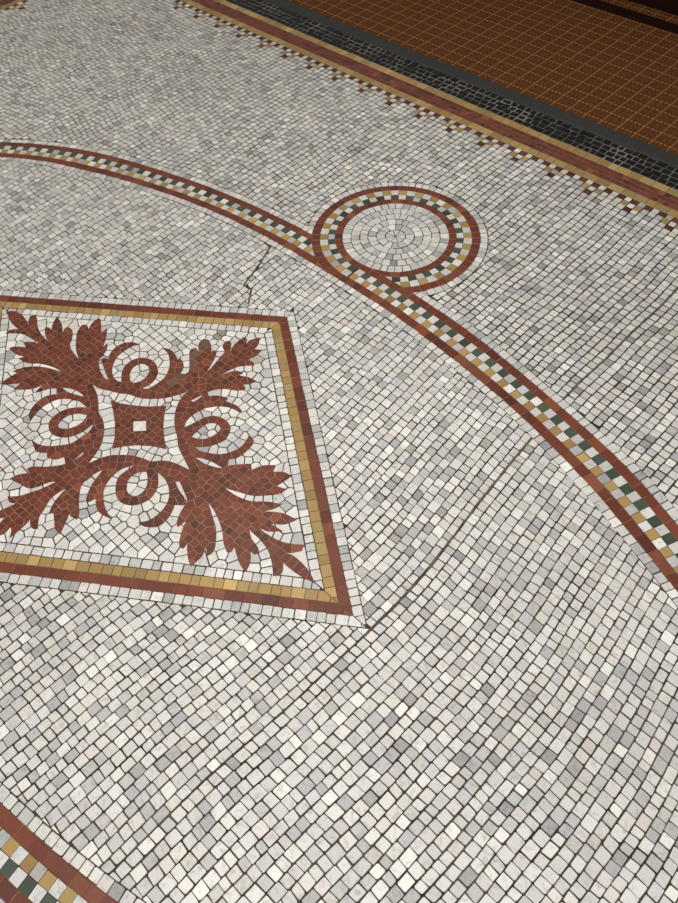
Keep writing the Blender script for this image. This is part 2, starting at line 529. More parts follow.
oval = thing('oval_mosaic_band', 'long oval band of red lines around a checkered middle, circling the diamond panel', 'mosaic band', (0, 0, 0))
KB = [0.0, 0.245, 0.50, 0.745, 1.0]
def oval_band(name, k0, k1, colf, mat, lengths, gap, base, nk=0.0):
    mb = MB(); s = 0.0
    r = random.Random(len(name) * 31)
    while s < OV_L - 0.01:
        l = r.uniform(*lengths)
        q = oval_quad(s, s + l, k0, k1); s += l
        if not ov_visible(q): continue
        q = trim_oval(q)
        if len(q) > 2:
            bq = clean(q)
            if len(bq) > 2: mb.face([(x, y, -0.0009) for x, y in bq], (.3, .2, .15, .5), 1)
            put(q, colf(), mb, 0, nk, gap)
    mb.build(name, [mat, base], oval)
oval_band('outer_red_line', KB[0], KB[1], red, M_RED, (0.026, 0.05), 0.00045, M_LINEGROUT)
oval_band('inner_red_line', KB[3], KB[4], red, M_RED, (0.026, 0.05), 0.00045, M_LINEGROUT)
# checkers: phase set so that a green tile stands where the photo has one
def nearest_s(x, y):
    M = oval_curve(0.37); i = int(((M[:, 0] - x) ** 2 + (M[:, 1] - y) ** 2).argmin()); return OV_S[i]
cp = 0.0256 * 1.0
npair = round(OV_L / (2 * cp)); cp = OV_L / (2 * npair)
s_ref = nearest_s(0.4687, 0.8117)
s_ref2 = nearest_s(0.6651, -0.804)
dlt2 = (s_ref2 - s_ref) % (2 * cp)
if dlt2 > cp: dlt2 -= 2 * cp
def phase(sv):
    y = oval_point(ov_t(sv), 0.4)[1]; t = min(1, max(0, (0.35 - y) / 0.7))
    return dlt2 * t * t * (3 - 2 * t)
for nm, k0, k1, colf, mat, par in (('green_checker_row', KB[1], KB[2], green, M_GREEN, 0), ('gold_checker_row', KB[2], KB[3], gold, M_GOLD, 1)):
    mb = MB()
    for n in range(2 * npair):
        sc_ = s_ref + n * cp
        q = oval_quad(sc_ - cp / 2 + phase(sc_ - cp / 2), sc_ + cp / 2 + phase(sc_ + cp / 2), k0, k1)
        if not ov_visible(q): continue
        q = trim_oval(q)
        if len(q) < 3: continue
        q = [(x + rnd.uniform(-.0006, .0006), y + rnd.uniform(-.0006, .0006)) for x, y in q]
        if n % 2 == par: put(q, colf(), mb, 0, 0.001, 0.0006)
        else: put(q, white(), mb, 1, 0.001, 0.0006)
    mb.build(nm, [mat, M_WHITE], oval)
# white courses that follow the oval outside and inside belong to the white ground
for k0, k1, sgn in ((-TILE / EW, 0.0, 1), (1.0, 1.0 + TILE / EW, -1)):
    s = 0.0; r = random.Random(77 + sgn)
    while s < OV_L - 0.01:
        l = TILE * r.uniform(0.8, 1.25)
        q = oval_quad(s, s + l, k0, k1); s += l
        if not ov_visible(q): continue
        c0 = (sum(p[0] for p in q) / 4, sum(p[1] for p in q) / 4)
        if sgn == 1: q = cut_roundel(q, True, RR)
        if len(q) > 2: put(rough_quad(q, 0.0006), field_white(*c0))

# ------------------------------------------------------------------ the roundel
roundel = thing('mosaic_roundel', 'small round medallion with white fan-laid centre, looped onto the oval band', 'mosaic roundel', (RC[0], RC[1], 0))
RB = [RR, 0.2505, 0.2235, 0.2000, 0.1765]
def rnd_quad(a0, a1, r0, r1):
    return [(RC[0] + r1 * math.cos(a0), RC[1] + r1 * math.sin(a0)), (RC[0] + r0 * math.cos(a0), RC[1] + r0 * math.sin(a0)),
            (RC[0] + r0 * math.cos(a1), RC[1] + r0 * math.sin(a1)), (RC[0] + r1 * math.cos(a1), RC[1] + r1 * math.sin(a1))]
def trim_roundel(q):
    cx = sum(p[0] for p in q) / len(q)
    if cx >= U_MEET: q = cut_curve(q, OV_O, OV_ON, True)
    return q
def local(mb):      # move mesh data into the thing's own frame
    mb.v = [(x - RC[0], y - RC[1], z) for x, y, z in mb.v]; return mb
for nm, r0, r1 in (('outer_red_ring', RB[0], RB[1]), ('inner_red_ring', RB[3], RB[4])):
    mb = MB(); n = int(2 * math.pi * r0 / 0.031); a = 0
    for k in range(n):
        a0, a1 = 2 * math.pi * k / n, 2 * math.pi * (k + 1) / n
        q = trim_roundel(rnd_quad(a0, a1, r0, r1))
        if len(q) > 2:
            bq = clean(q)
            if len(bq) > 2: mb.face([(x, y, -0.0009) for x, y in bq], (.3, .2, .15, .5), 1)
            put(q, red(), mb, 0, 0, 0.00045)
    local(mb).build(nm, [M_RED, M_LINEGROUT], roundel)
NP = 26
aref = math.atan2(1.2214 - RC[1], -0.1422 - RC[0])
for nm, r0, r1, colf, mat, par in (('gold_checker_ring', RB[1], RB[2], gold, M_GOLD, 1), ('green_checker_ring', RB[2], RB[3], green, M_GREEN, 0)):
    mb = MB()
    for k in range(2 * NP):
        a0 = aref + math.pi * (k - 0.5) / NP; a1 = a0 + math.pi / NP
        q = trim_roundel(rnd_quad(a0, a1, r0, r1))
        if len(q) < 3: continue
        q = [(x + rnd.uniform(-.0006, .0006), y + rnd.uniform(-.0006, .0006)) for x, y in q]
        if k % 2 == par: put(q, colf(), mb, 0, 0.001, 0.0006)
        else: put(q, white(), mb, 1, 0.001, 0.0006)
    local(mb).build(nm, [mat, M_WHITE], roundel)
mb = MB()
CR_R = [0.1765, 0.1475, 0.1190, 0.0915, 0.0635, 0.0345]
for r0, r1 in zip(CR_R[:-1], CR_R[1:]):
    n = max(8, round(2 * math.pi * (r0 + r1) / 2 / 0.0245)); o = rnd.random()
    cuts = [o + (k + rnd.uniform(-.13, .13)) for k in range(n)]; cuts.append(cuts[0] + n)
    for k in range(n):
        put(rough_quad(rnd_quad(2 * math.pi * cuts[k] / n, 2 * math.pi * cuts[k + 1] / n, r0, r1), 0.0008), white(), mb, 0, 0.0016)
for k in range(8):
    a0, a1 = 2 * math.pi * k / 8 + .2, 2 * math.pi * (k + 1) / 8 + .2; r = 0.0345
    put([RC, (RC[0] + r * math.cos(a0), RC[1] + r * math.sin(a0)), (RC[0] + r * math.cos(a1), RC[1] + r * math.sin(a1))], white(), mb, 0, 0)
local(mb).build('white_centre', [M_WHITE], roundel)
n = round(2 * math.pi * (RR + TILE / 2) / TILE)
for k in range(n):
    q = rnd_quad(2 * math.pi * k / n, 2 * math.pi * (k + 1) / n, RR + TILE, RR)
    c0 = (sum(p[0] for p in q) / 4, sum(p[1] for p in q) / 4)
    q = cut_curve(q, OV_O, OV_ON, True, TILE * 0.5)
    if len(q) > 2: put(rough_quad(q, 0.0007), field_white(*c0))

# ------------------------------------------------------------------ the diamond panel
panel = thing('diamond_mosaic_panel', 'diamond-shaped panel framed in red and gold lines with a red leaf scroll ornament on white', 'mosaic panel', (0, 0, 0))
def rhomb(d):          # corners of the diamond whose sides lie d outside the gold line's inner edge
    k = (DOFF + d) / DOFF
    return [(-A * k, 0), (0, B * k), (A * k, 0), (0, -B * k)]
def frame_course(d0, d1, colf, mb, mi, lengths, gap, nk, base=None, rj=0.0):
    """four straight courses of tiles between offsets d0 (outer) and d1, mitred at the corners"""
    Pa, Pb = rhomb(d0), rhomb(d1)
    for k in range(4):
        a0, a1, b0, b1 = Pa[k], Pa[(k + 1) % 4], Pb[k], Pb[(k + 1) % 4]
        L = math.hypot(b1[0] - b0[0], b1[1] - b0[1]); ex, ey = (b1[0] - b0[0]) / L, (b1[1] - b0[1]) / L
        nx, ny = -ey, ex
        if nx * a0[0] + ny * a0[1] < nx * b0[0] + ny * b0[1]: nx, ny = -nx, -ny
        w = abs(d0 - d1); t = -0.12; cuts = [t]
        while t < L + 0.12: t += rnd.uniform(*lengths); cuts.append(t)
        full = [b0, b1, a1, a0]
        if area(full) < 0: full.reverse()
        for t0, t1 in zip(cuts[:-1], cuts[1:]):
            q = full
            p0 = (b0[0] + ex * t0, b0[1] + ey * t0); p1 = (b0[0] + ex * t1, b0[1] + ey * t1)
            q = clip(q, -ex, -ey, -(ex * p0[0] + ey * p0[1]))
            if len(q) > 2: q = clip(q, ex, ey, ex * p1[0] + ey * p1[1])
            if len(q) < 3: continue
            if base is not None and len(clean(q)) > 2: mb.face([(x, y, -0.0009) for x, y in clean(q)], (.3, .2, .15, .5), base)
            if rj: q = rough_quad(clean(q), rj)
            put(q, colf(), mb, mi, nk, gap)
mb = MB(); frame_course(BW, 0.0262, red, mb, 0, (0.03, 0.055), 0.00045, 0, 1); mb.build('red_frame_line', [M_RED, M_LINEGROUT], panel)
mb = MB(); frame_course(0.0262, 0.0, gold, mb, 0, (0.022, 0.034), 0.0006, 0, 1); mb.build('gold_frame_line', [M_GOLD, M_GOLDGROUT], panel)
frame_course(BW + TILE, BW, lambda: white(), floor, 0, (0.020, 0.030), G, 0.0016, None, 0.0006)

# --- the red ornament, outlines surveyed piece by piece
def tr(x0, y0, k, pts): return [un(x0 + x / k, y0 + y / k) for x, y in pts]
kA = 678 / 110.0; kB = 6.78; kH = 678 / 160.0
leafTL = tr(0, 300, kA, [(38, 72), (90, 70), (130, 88), (158, 118), (172, 140), (185, 102), (213, 92), (228, 110), (232, 160), (250, 205), (290, 250),
    (278, 205), (277, 178), (290, 168), (305, 172), (316, 184), (325, 148), (352, 100), (380, 148), (388, 210), (396, 180), (420, 165), (447, 190), (445, 240),
    (432, 272), (440, 305), (485, 366), (470, 310), (468, 240), (480, 190), (505, 155), (535, 155), (546, 182), (570, 140), (608, 112), (622, 130), (625, 202),
    (660, 175), (655, 230), (635, 292), (662, 266), (660, 300), (640, 338), (618, 358), (610, 390), (616, 430), (640, 475), (660, 492), (700, 540), (678, 548),
    (640, 545), (572, 524), (580, 560), (600, 605), (540, 625), (520, 596), (490, 570), (440, 548), (378, 540), (350, 546), (310, 546), (265, 560), (218, 570),
    (262, 524), (190, 550), (84, 553), (128, 514), (60, 519), (0, 518), (45, 485), (105, 450), (78, 440), (140, 418), (210, 410), (280, 416), (350, 434), (386, 447),
    (330, 415), (250, 393), (170, 390), (114, 362), (150, 350), (100, 335), (54, 298), (90, 288), (160, 292), (144, 262), (190, 258), (242, 270), (200, 242),
    (150, 215), (110, 206), (34, 206), (60, 186), (112, 178), (70, 140)])
scrollT = tr(90, 330, kB, [(335, 98), (280, 84), (215, 96), (165, 128), (135, 165), (124, 203), (110, 193), (75, 200), (95, 260), (110, 300), (125, 338),
    (60, 330), (20, 370), (60, 396), (130, 412), (200, 430), (260, 436), (330, 460), (400, 467), (500, 463), (560, 450), (640, 425), (690, 385), (690, 300), (640, 300), (610, 293),
    (628, 275), (636, 240), (625, 210), (608, 188), (597, 208), (580, 172), (545, 135), (490, 122), (528, 160), (541, 220), (530, 280), (500, 330), (440, 375),
    (390, 400), (353, 395), (400, 375), (440, 338), (461, 290), (452, 240), (415, 203), (350, 190), (290, 205), (243, 240), (218, 285), (212, 355), (185, 345),
    (157, 315), (153, 255), (178, 195), (225, 148), (285, 112)])
holeT = tr(90, 330, kB, [(270, 310), (285, 265), (320, 238), (360, 230), (395, 250), (402, 280), (385, 315), (350, 345), (300, 360), (275, 345)])
leafTR = tr(165, 320, kA, [(140, 325), (150, 290), (150, 210), (160, 182), (190, 172), (208, 197), (207, 150), (235, 118), (270, 125), (286, 165), (284, 197),
    (300, 185), (318, 200), (305, 240), (280, 285), (256, 320), (290, 290), (335, 235), (366, 198), (357, 172), (360, 148), (385, 128), (408, 140), (406, 172), (400, 197),
    (430, 150), (485, 105), (505, 118), (500, 148), (525, 125), (585, 108), (578, 145), (553, 182), (597, 184), (570, 215), (515, 246), (545, 262), (552, 281), (480, 284),
    (420, 300), (336, 346), (400, 320), (445, 315), (484, 326), (455, 342), (520, 355), (564, 378), (520, 395), (478, 400), (496, 415), (490, 432), (440, 436), (380, 426),
    (320, 428), (275, 440), (240, 457), (165, 494), (148, 480), (162, 425), (120, 437), (60, 458), (0, 476), (-40, 440), (0, 385), (80, 345)])
scrollR = tr(165, 380, kA, [(160, 56), (110, 100), (75, 160), (60, 220), (60, 290), (75, 350), (85, 420), (110, 470), (140, 530), (175, 582), (215, 560), (190, 500), (195, 478), (240, 486),
    (300, 510), (350, 539), (388, 534), (392, 490), (440, 482), (485, 455), (530, 412), (548, 375), (520, 338), (500, 375), (470, 410), (420, 440), (350, 458), (280, 453),
    (220, 440), (186, 414), (250, 412), (310, 398), (370, 370), (400, 320), (400, 280), (370, 245), (320, 225), (260, 228), (190, 260), (124, 293), (132, 255), (180, 210),
    (250, 175), (330, 163), (400, 172), (472, 206), (470, 186), (440, 158), (375, 133), (388, 112), (330, 98), (270, 100), (262, 66), (236, 88), (215, 112), (175, 138), (160, 128), (185, 95)])
holeR = tr(165, 380, kA, [(163, 352), (215, 300), (270, 268), (320, 272), (346, 300), (320, 330), (270, 358), (220, 366)])
leafBR = tr(160, 440, kH, [(130, 140), (110, 95), (150, 76), (200, 105), (262, 120), (290, 110), (330, 104), (386, 101), (390, 126), (440, 108), (491, 107), (480, 136), (520, 135), (560, 152),
    (520, 180), (495, 196), (532, 208), (500, 230), (440, 236), (390, 236), (330, 220), (275, 204), (330, 240), (390, 260), (450, 261), (517, 272), (490, 290), (443, 303),
    (520, 310), (580, 338), (530, 358), (470, 355), (520, 386), (460, 388), (424, 374), (440, 390), (500, 425), (555, 440), (610, 444), (602, 470), (560, 479), (528, 479),
    (565, 490), (610, 530), (640, 570), (654, 605), (600, 580), (550, 545), (522, 520), (521, 555), (505, 574), (480, 577), (475, 530), (460, 475), (430, 430), (378, 380),
    (390, 420), (415, 455), (419, 480), (400, 486), (385, 472), (382, 520), (365, 559), (340, 530), (325, 490), (315, 453), (303, 474), (284, 477), (270, 440), (262, 380),
    (235, 310), (206, 268), (225, 330), (238, 380), (236, 440), (225, 475), (200, 492), (195, 452), (180, 490), (131, 537), (118, 500), (115, 450), (119, 436), (100, 460), (82, 450),
    (88, 400), (110, 343), (75, 370), (71, 350), (85, 310), (108, 272), (116, 256), (100, 215), (82, 176), (60, 150), (0, 130), (0, 88), (60, 100), (100, 120)])
scrollB = tr(80, 430, kA, [(43, 216), (100, 185), (180, 160), (260, 155), (330, 160), (400, 180), (440, 196), (500, 190), (560, 197), (620, 220), (690, 262), (690, 330), (640, 345), (622, 318),
    (588, 320), (610, 370), (656, 438), (640, 465), (585, 462), (560, 520), (520, 570), (470, 598), (400, 596), (358, 572), (420, 560), (470, 530), (520, 480), (548, 420), (545, 350), (520, 300),
    (480, 263), (482, 340), (455, 400), (410, 440), (350, 462), (290, 462), (245, 440), (222, 400), (222, 340), (240, 290), (290, 250), (342, 214), (260, 240), (200, 285), (160, 340),
    (145, 390), (148, 450), (165, 500), (192, 549), (125, 515), (100, 470), (98, 424), (80, 432), (52, 446), (38, 430), (50, 390), (75, 335), (130, 262), (130, 248), (90, 262), (46, 304), (36, 250)])
holeB = tr(80, 430, kA, [(290, 350), (300, 305), (350, 265), (410, 258), (418, 310), (400, 370), (350, 408), (310, 400), (290, 375)])
leafBL = tr(0, 440, kA, [(540, 246), (520, 258), (500, 290), (490, 340), (487, 400), (490, 450), (475, 492), (435, 470), (428, 453), (410, 500), (370, 582), (340, 550), (335, 500), (330, 452), (300, 456),
    (330, 390), (365, 345), (410, 296), (340, 340), (305, 375), (275, 425), (245, 470), (235, 520), (236, 548), (200, 546), (185, 515), (187, 488), (150, 530), (58, 608),
    (70, 560), (65, 538), (30, 575), (-16, 594), (-40, 570), (-20, 535), (28, 480), (0, 482), (-66, 502), (-30, 455), (0, 435), (60, 410), (98, 391), (60, 384), (47, 348), (120, 345), (200, 320),
    (270, 295), (348, 256), (300, 262), (240, 286), (180, 299), (120, 270), (58, 240), (120, 212), (182, 205), (164, 180), (200, 165), (290, 165), (370, 156), (430, 140), (443, 138), (515, 90),
    (590, 60), (535, 156), (600, 150), (640, 160), (624, 186), (585, 208)])
scrollL = tr(20, 380, kB, [(490, 28), (520, 90), (532, 150), (535, 220), (560, 265), (572, 330), (562, 400), (545, 450), (515, 500), (453, 582), (432, 540), (430, 486), (395, 518), (352, 556), (310, 575), (300, 522),
    (240, 540), (183, 525), (186, 496), (115, 488), (95, 450), (84, 408), (130, 440), (200, 450), (270, 445), (350, 430), (420, 385), (470, 350), (492, 316), (490, 300), (450, 335),
    (400, 365), (330, 388), (270, 388), (215, 365), (195, 320), (205, 275), (260, 225), (330, 195), (400, 187), (457, 188), (400, 145), (340, 130), (270, 130), (200, 155), (140, 195),
    (85, 255), (67, 274), (62, 230), (90, 180), (150, 125), (200, 105), (250, 98), (248, 55), (278, 50), (330, 85), (425, 113), (441, 98), (450, 50)])
holeL = tr(20, 380, kB, [(259, 310), (285, 270), (340, 238), (400, 228), (457, 240), (430, 280), (380, 315), (320, 332), (275, 328)])
medal = [un(*p) for p in [(110.5, 400.3), (120, 403.4), (134, 405.6), (149, 406.8), (166.2, 405.8), (164.3, 415), (163.4, 427), (164.2, 437), (166.4, 449.3), (152, 446.2), (138, 445.3), (125, 446.3),
    (112, 448.8), (114.6, 438), (115, 424), (113.4, 412)]]
lozenge = [un(*p) for p in [(133.4, 421.6), (146.2, 421.0), (146.4, 430.9), (133.4, 431.6)]]
SHAPES = [('leaf', leafTL, [], 0), ('leaf', leafTR, [], 0), ('leaf', leafBR, [], 0), ('leaf', leafBL, [], 0),
          ('scroll', scrollT, [holeT], 1), ('scroll', scrollR, [holeR], 1), ('scroll', scrollB, [holeB], 1), ('scroll', scrollL, [holeL], 1),
          ('medallion', medal, [lozenge], 0)]

def smooth_outline(P, sharp=62):
    """round the gentle corners of an outline, keep its tips and notches"""
    n = len(P); out = []
    keep = []
    for i in range(n):
        a, b, c = P[i - 1], P[i], P[(i + 1) % n]
        d1 = math.atan2(b[1] - a[1], b[0] - a[0]); d2 = math.atan2(c[1] - b[1], c[0] - b[0])
        t = abs((d2 - d1 + math.pi) % (2 * math.pi) - math.pi)
        keep.append(math.degrees(t) > sharp)
    for i in range(n):
        p0, p1, p2, p3 = P[i - 1], P[i], P[(i + 1) % n], P[(i + 2) % n]
        if keep[i]: p0 = (2 * p1[0] - p2[0], 2 * p1[1] - p2[1])
        if keep[(i + 1) % n]: p3 = (2 * p2[0] - p1[0], 2 * p2[1] - p1[1])
        for k in range(3):
            t = k / 3.0
            out.append(tuple(0.5 * ((2 * p1[j]) + (-p0[j] + p2[j]) * t + (2 * p0[j] - 5 * p1[j] + 4 * p2[j] - p3[j]) * t * t + (-p0[j] + 3 * p1[j] - 3 * p2[j] + p3[j]) * t ** 3) for j in (0, 1)))
    return out
SHAPES = [(k, smooth_outline(o) if k != 'medallion' else o, [smooth_outline(h) if k != 'medallion' else h for h in hs], z) for k, o, hs, z in SHAPES]

def inpoly(P, x, y):
    r = False; x1, y1 = P[-1]
    for x2, y2 in P:
        if (y1 > y) != (y2 > y) and x < (x2 - x1) * (y - y1) / (y2 - y1) + x1: r = not r
        x1, y1 = x2, y2
    return r
BB = [(min(p[0] for p in o), max(p[0] for p in o), min(p[1] for p in o), max(p[1] for p in o)) for k, o, hs, z in SHAPES]
def in_red(x, y):
    for (k, o, hs, z), b in zip(SHAPES, BB):
        if b[0] <= x <= b[1] and b[2] <= y <= b[3] and inpoly(o, x, y) and not any(inpoly(h, x, y) for h in hs): return True
    return False

# seeds of the tesserae: first courses that follow the outlines, then a grid fill
seeds = []; kinds = []
cellgrid = {}
def try_seed(x, y, kd, dmin):
    if abs(x) * DN[0] + abs(y) * DN[1] > DOFF - TILE - 0.006 + (0.0 if kd == 'w' else 0.02): return False
    gx, gy = int(math.floor(x / 0.03)), int(math.floor(y / 0.03))
    for i in (-1, 0, 1):
        for j in (-1, 0, 1):
            for n in cellgrid.get((gx + i, gy + j), ()):
                sx, sy = seeds[n]
                d = dmin if kinds[n] == kd else dmin * 0.55
                if (sx - x) ** 2 + (sy - y) ** 2 < d * d: return False
    cellgrid.setdefault((gx, gy), []).append(len(seeds)); seeds.append((x, y)); kinds.append(kd)
    return True
d = 0.0225
def contour_seeds(shapes, side, off, dmin):
    for k, o, hs, z in shapes:
        for loop in [o] + hs:
            f, L = sampler(np.array(loop)); n = max(4, round(L / d))
            for q in range(n * 3):
                s = q * L / (n * 3)
                x, y = f(s); x2, y2 = f(s + 0.005); x0, y0 = f(s - 0.005)
                tx, ty = x2 - x0, y2 - y0; l = math.hypot(tx, ty) or 1e-9; nx, ny = ty / l, -tx / l
                for sg in (1, -1):
                    e = in_red(x + sg * nx * d * 0.3, y + sg * ny * d * 0.3)
                    if e != (side == 'r'): continue
                    px, py = x + sg * nx * off, y + sg * ny * off
                    if in_red(px, py) != e: continue
                    try_seed(px, py, side, dmin)
contour_seeds(SHAPES, 'w', d * 0.49, d * 0.93)
contour_seeds([q for q in SHAPES if q[0] == 'scroll'], 'r', d * 0.46, d * 0.84)
for k, o, hs, z in SHAPES:                       # rows of red along each leaf
    if k == 'scroll': continue
    cx, cy = sum(p[0] for p in o) / len(o), sum(p[1] for p in o) / len(o)
    ang = math.atan2(cy, cx) + 0.04 if k == 'leaf' else 0.72
    ca, sa = math.cos(ang), math.sin(ang); g = 0.0196
    for gi in range(-18, 19):
        for gj in range(-18, 19):
            a_, b_ = gi * g, (gj + 0.12 * math.sin(gi * 2.1)) * g
            x, y = cx + a_ * ca - b_ * sa, cy + a_ * sa + b_ * ca
            x += rnd.uniform(-.0012, .0012); y += rnd.uniform(-.0012, .0012)
            if in_red(x, y): try_seed(x, y, 'r', 0.0160)
for gi in range(-60, 60):
    for gj in range(-50, 50):
        x, y = gi * 0.0243 + 0.002 * math.sin(gj * .4), gj * 0.0243 + 0.002 * math.sin(gi * .5)
        if abs(x) * DN[0] + abs(y) * DN[1] > DOFF or in_red(x, y): continue
        try_seed(x + rnd.uniform(-.0009, .0009), y + rnd.uniform(-.0009, .0009), 'w', 0.0172)
# leftover holes
for _ in range(9000):
    x, y = rnd.uniform(-A, A), rnd.uniform(-B, B)
    if abs(x) * DN[0] + abs(y) * DN[1] > DOFF - TILE: continue
    e = in_red(x, y)
    try_seed(x, y, 'r' if e else 'w', 0.0218 if not e else 0.0185)
SD = np.array(seeds)
WS = np.array([k == 'w' for k in kinds])
def voronoi(i, among=None, trim=True):
    x, y = SD[i]; dd = (SD[:, 0] - x) ** 2 + (SD[:, 1] - y) ** 2
    if among is not None: dd = np.where(among, dd, 9.0)
    idx = np.argsort(dd)[1:42]
    h_ = 0.055
    p = [(x - h_, y - h_), (x + h_, y - h_), (x + h_, y + h_), (x - h_, y + h_)]
    for j in idx:
        a, b = SD[j]; nx, ny = a - x, b - y
        if dd[j] > 0.025: break
        p = clip(p, nx, ny, (a * a + b * b - x * x - y * y) / 2)
        if len(p) < 3: return []
    if trim:
        for sx in (1, -1):
            for sy in (1, -1):
                p = clip(p, sx * DN[0], sy * DN[1], DOFF - TILE)
                if len(p) < 3: return []
    return p
cells = [voronoi(i, ~WS, False) if kinds[i] == 'r' else [] for i in range(len(SD))]
wcells = [voronoi(i, WS) if kinds[i] == 'w' else [] for i in range(len(SD))]
ground = MB()
frame_course(0.0, -TILE, lambda: tuple(v * 1.06 for v in white()), ground, 0, (0.020, 0.030), 0.0013, 0.0016, None, 0.0005)
PCR = [(un(236, 322), un(227, 329)), (un(227, 329), un(214, 338))]
for i, p in enumerate(wcells):
    if len(p) < 3: continue
    col = tuple(v * 1.08 for v in (white() if rnd.random() < 0.6 else vary(lin(rnd.choice(WHITES)), .05, .006)))
    cx, cy = SD[i]
    for a, b in PCR:
        ex, ey = b[0] - a[0], b[1] - a[1]; l = math.hypot(ex, ey); t = ((cx - a[0]) * ex + (cy - a[1]) * ey) / l
        if 0 <= t <= l and abs((cx - a[0]) * ey - (cy - a[1]) * ex) / l < 0.013: col = vary(lin((150, 146, 134)), .05, .01)
    put(p, col, ground, 0, 0.0016, 0.0013)
ground.build('white_ground', [M_WHITE], panel)

def tri(o, hs):
    P = [[Vector((x, y, 0)) for x, y in o]] + [[Vector((x, y, 0)) for x, y in h] for h in hs]
    flat = [q for l in P for q in l]
    out = []
    for t in tessellate_polygon(P):
        q = [(flat[k].x, flat[k].y) for k in t]
        if area(q) < 0: q.reverse()
        if area(q) > 1e-9: out.append(q)
    return out
def ornament(name, o, hs, z, label=None):
    T = tri(o, hs); mb = MB(); zb = 0.0005 + z * 0.0007
    for t in T: mb.face([(x, y, zb) for x, y in t], (*lin((150, 108, 92)), .5), 1)
    # rim down to the bed so the inlay is a solid slab
    for loop in [o] + hs:
        n = len(loop)
        for k in range(n):
            a, b = loop[k], loop[(k + 1) % n]
            mb.face([(*a, zb + 0.0004), (*a, -0.003), (*b, -0.003), (*b, zb + 0.0004)], (*lin((110, 58, 44)), .5), 0)
    xs = [p[0] for p in o]; ys = [p[1] for p in o]; bx = (min(xs) - .06, max(xs) + .06, min(ys) - .06, max(ys) + .06)
    TB = [(min(p[0] for p in t), max(p[0] for p in t), min(p[1] for p in t), max(p[1] for p in t)) for t in T]
    cells_here = 0
    for i, c in enumerate(cells):
        if len(c) < 3: continue
        x, y = SD[i]
        if not (bx[0] < x < bx[1] and bx[2] < y < bx[3]): continue
        col = (*cellcol[i], rnd.random())
        s_ = inset(c, 0.00065) if kinds[i] == 'r' else c
        if len(s_) < 3: continue
        cx0, cx1 = min(p[0] for p in s_), max(p[0] for p in s_); cy0, cy1 = min(p[1] for p in s_), max(p[1] for p in s_)
        for t, (a0, a1, b0, b1) in zip(T, TB):
            if a1 < cx0 or a0 > cx1 or b1 < cy0 or b0 > cy1: continue
            q = t
            for k in range(len(s_)):
                ax, ay = s_[k]; bx_, by_ = s_[(k + 1) % len(s_)]; ex, ey = bx_ - ax, by_ - ay
                q = clip(q, ey, -ex, ey * ax - ex * ay)
                if len(q) < 3: break
            if len(q) > 2 and area(q) > 1e-9: mb.face([(px, py, zb + 0.0004) for px, py in q], col, 0)
    ob = mb.build(name, [M_RED, M_REDGROUT], panel)
    if label: ob['label'] = label
    return ob
cellcol = [tuple(v * 0.9 for v in leafred()) for _ in cells]
for rx_, ry_, rr_ in ((193, 357, .018), (191, 366, .014), (197, 352, .012), (206, 345, .020), (180, 376, .016), (172, 384, .016)):     # weathered grey-brown repairs in one leaf
    a_, b_ = un(rx_, ry_)
    for i in range(len(SD)):
        if math.hypot(SD[i][0] - a_, SD[i][1] - b_) < rr_: cellcol[i] = vary(lin((96, 76, 60)), .08, .02)
for k, o, hs, z in SHAPES:
    nm = {'leaf': 'acanthus_leaf', 'scroll': 'scroll_ornament', 'medallion': 'centre_medallion'}[k]
    ob = ornament(nm, o, hs, z)
    if k == 'medallion':
        lm = MB(); a, b, c, e = lozenge
        mid = lambda p, q, t: (p[0] + (q[0] - p[0]) * t, p[1] + (q[1] - p[1]) * t)
        pcs = [[a, mid(a, b, .62), mid(a, e, .55)], [mid(a, b, .62), b, mid(b, c, .3), mid(e, c, .42), e, mid(a, e, .55)], [mid(b, c, .3), c, mid(e, c, .42)]]
        for p in pcs:
            if area(p) < 0: p.reverse()
            q = inset(p, 0.0007)
            if len(q) > 2: lm.tile(q, vary(lin((222, 219, 212)), .03, .006), 0, 0.0012, -0.003, 0.0)
        lm.build('white_lozenge', [M_WHITE], ob)

# ------------------------------------------------------------------ straight borders
def straight(mb, horizontal, c0, c1, s0, s1, nrows, lengths, colf, mi, gap, nk, base=None, wob=0.0, jit=0.0):
    w = (c1 - c0) / nrows
    for r in range(nrows):
        s = s0 + rnd.uniform(-0.02, 0)
        while s < s1:
            l = rnd.uniform(*lengths)
            a, b = max(s, s0), min(s + l, s1); s += l
            if b - a < 0.004: continue
            if horizontal: q = [(a, c0 + r * w), (b, c0 + r * w), (b, c0 + (r + 1) * w), (a, c0 + (r + 1) * w)]
            else: q = [(c0 + r * w, a), (c0 + (r + 1) * w, a), (c0 + (r + 1) * w, b), (c0 + r * w, b)]
            if not seen((q[0][0] + q[2][0]) / 2, (q[0][1] + q[2][1]) / 2): continue
            if base is not None: mb.face([(x, y, -0.0009) for x, y in q], (.3, .2, .15, .5), base)
            if jit: q = rough_quad(q, jit)
            put(q, colf(), mb, mi, nk, gap)
UL0, UL1 = U_LEFT - (V_BLACK0 - V_FIELD), U_LEFT
back = thing('border_strip', 'long red border with gold lines and toothed edge, running beside the black tiles', 'mosaic border', (0, V_FIELD, 0))
def sh(mb, dx, dy): mb.v = [(x - dx, y - dy, z) for x, y, z in mb.v]; return mb
mb = MB(); straight(mb, True, V_FIELD, V_RED0, UL0, 2.9, 1, (0.03, 0.055), gold, 0, 0.0006, 0, 1); sh(mb, 0, V_FIELD).build('inner_gold_line', [M_GOLD, M_GOLDGROUT], back)
mb = MB(); straight(mb, True, V_RED0, V_RED1, UL0, 2.9, 3, (0.018, 0.034), red, 0, 0.0004, 0, 1); sh(mb, 0, V_FIELD).build('red_band', [M_RED, M_LINEGROUT], back)
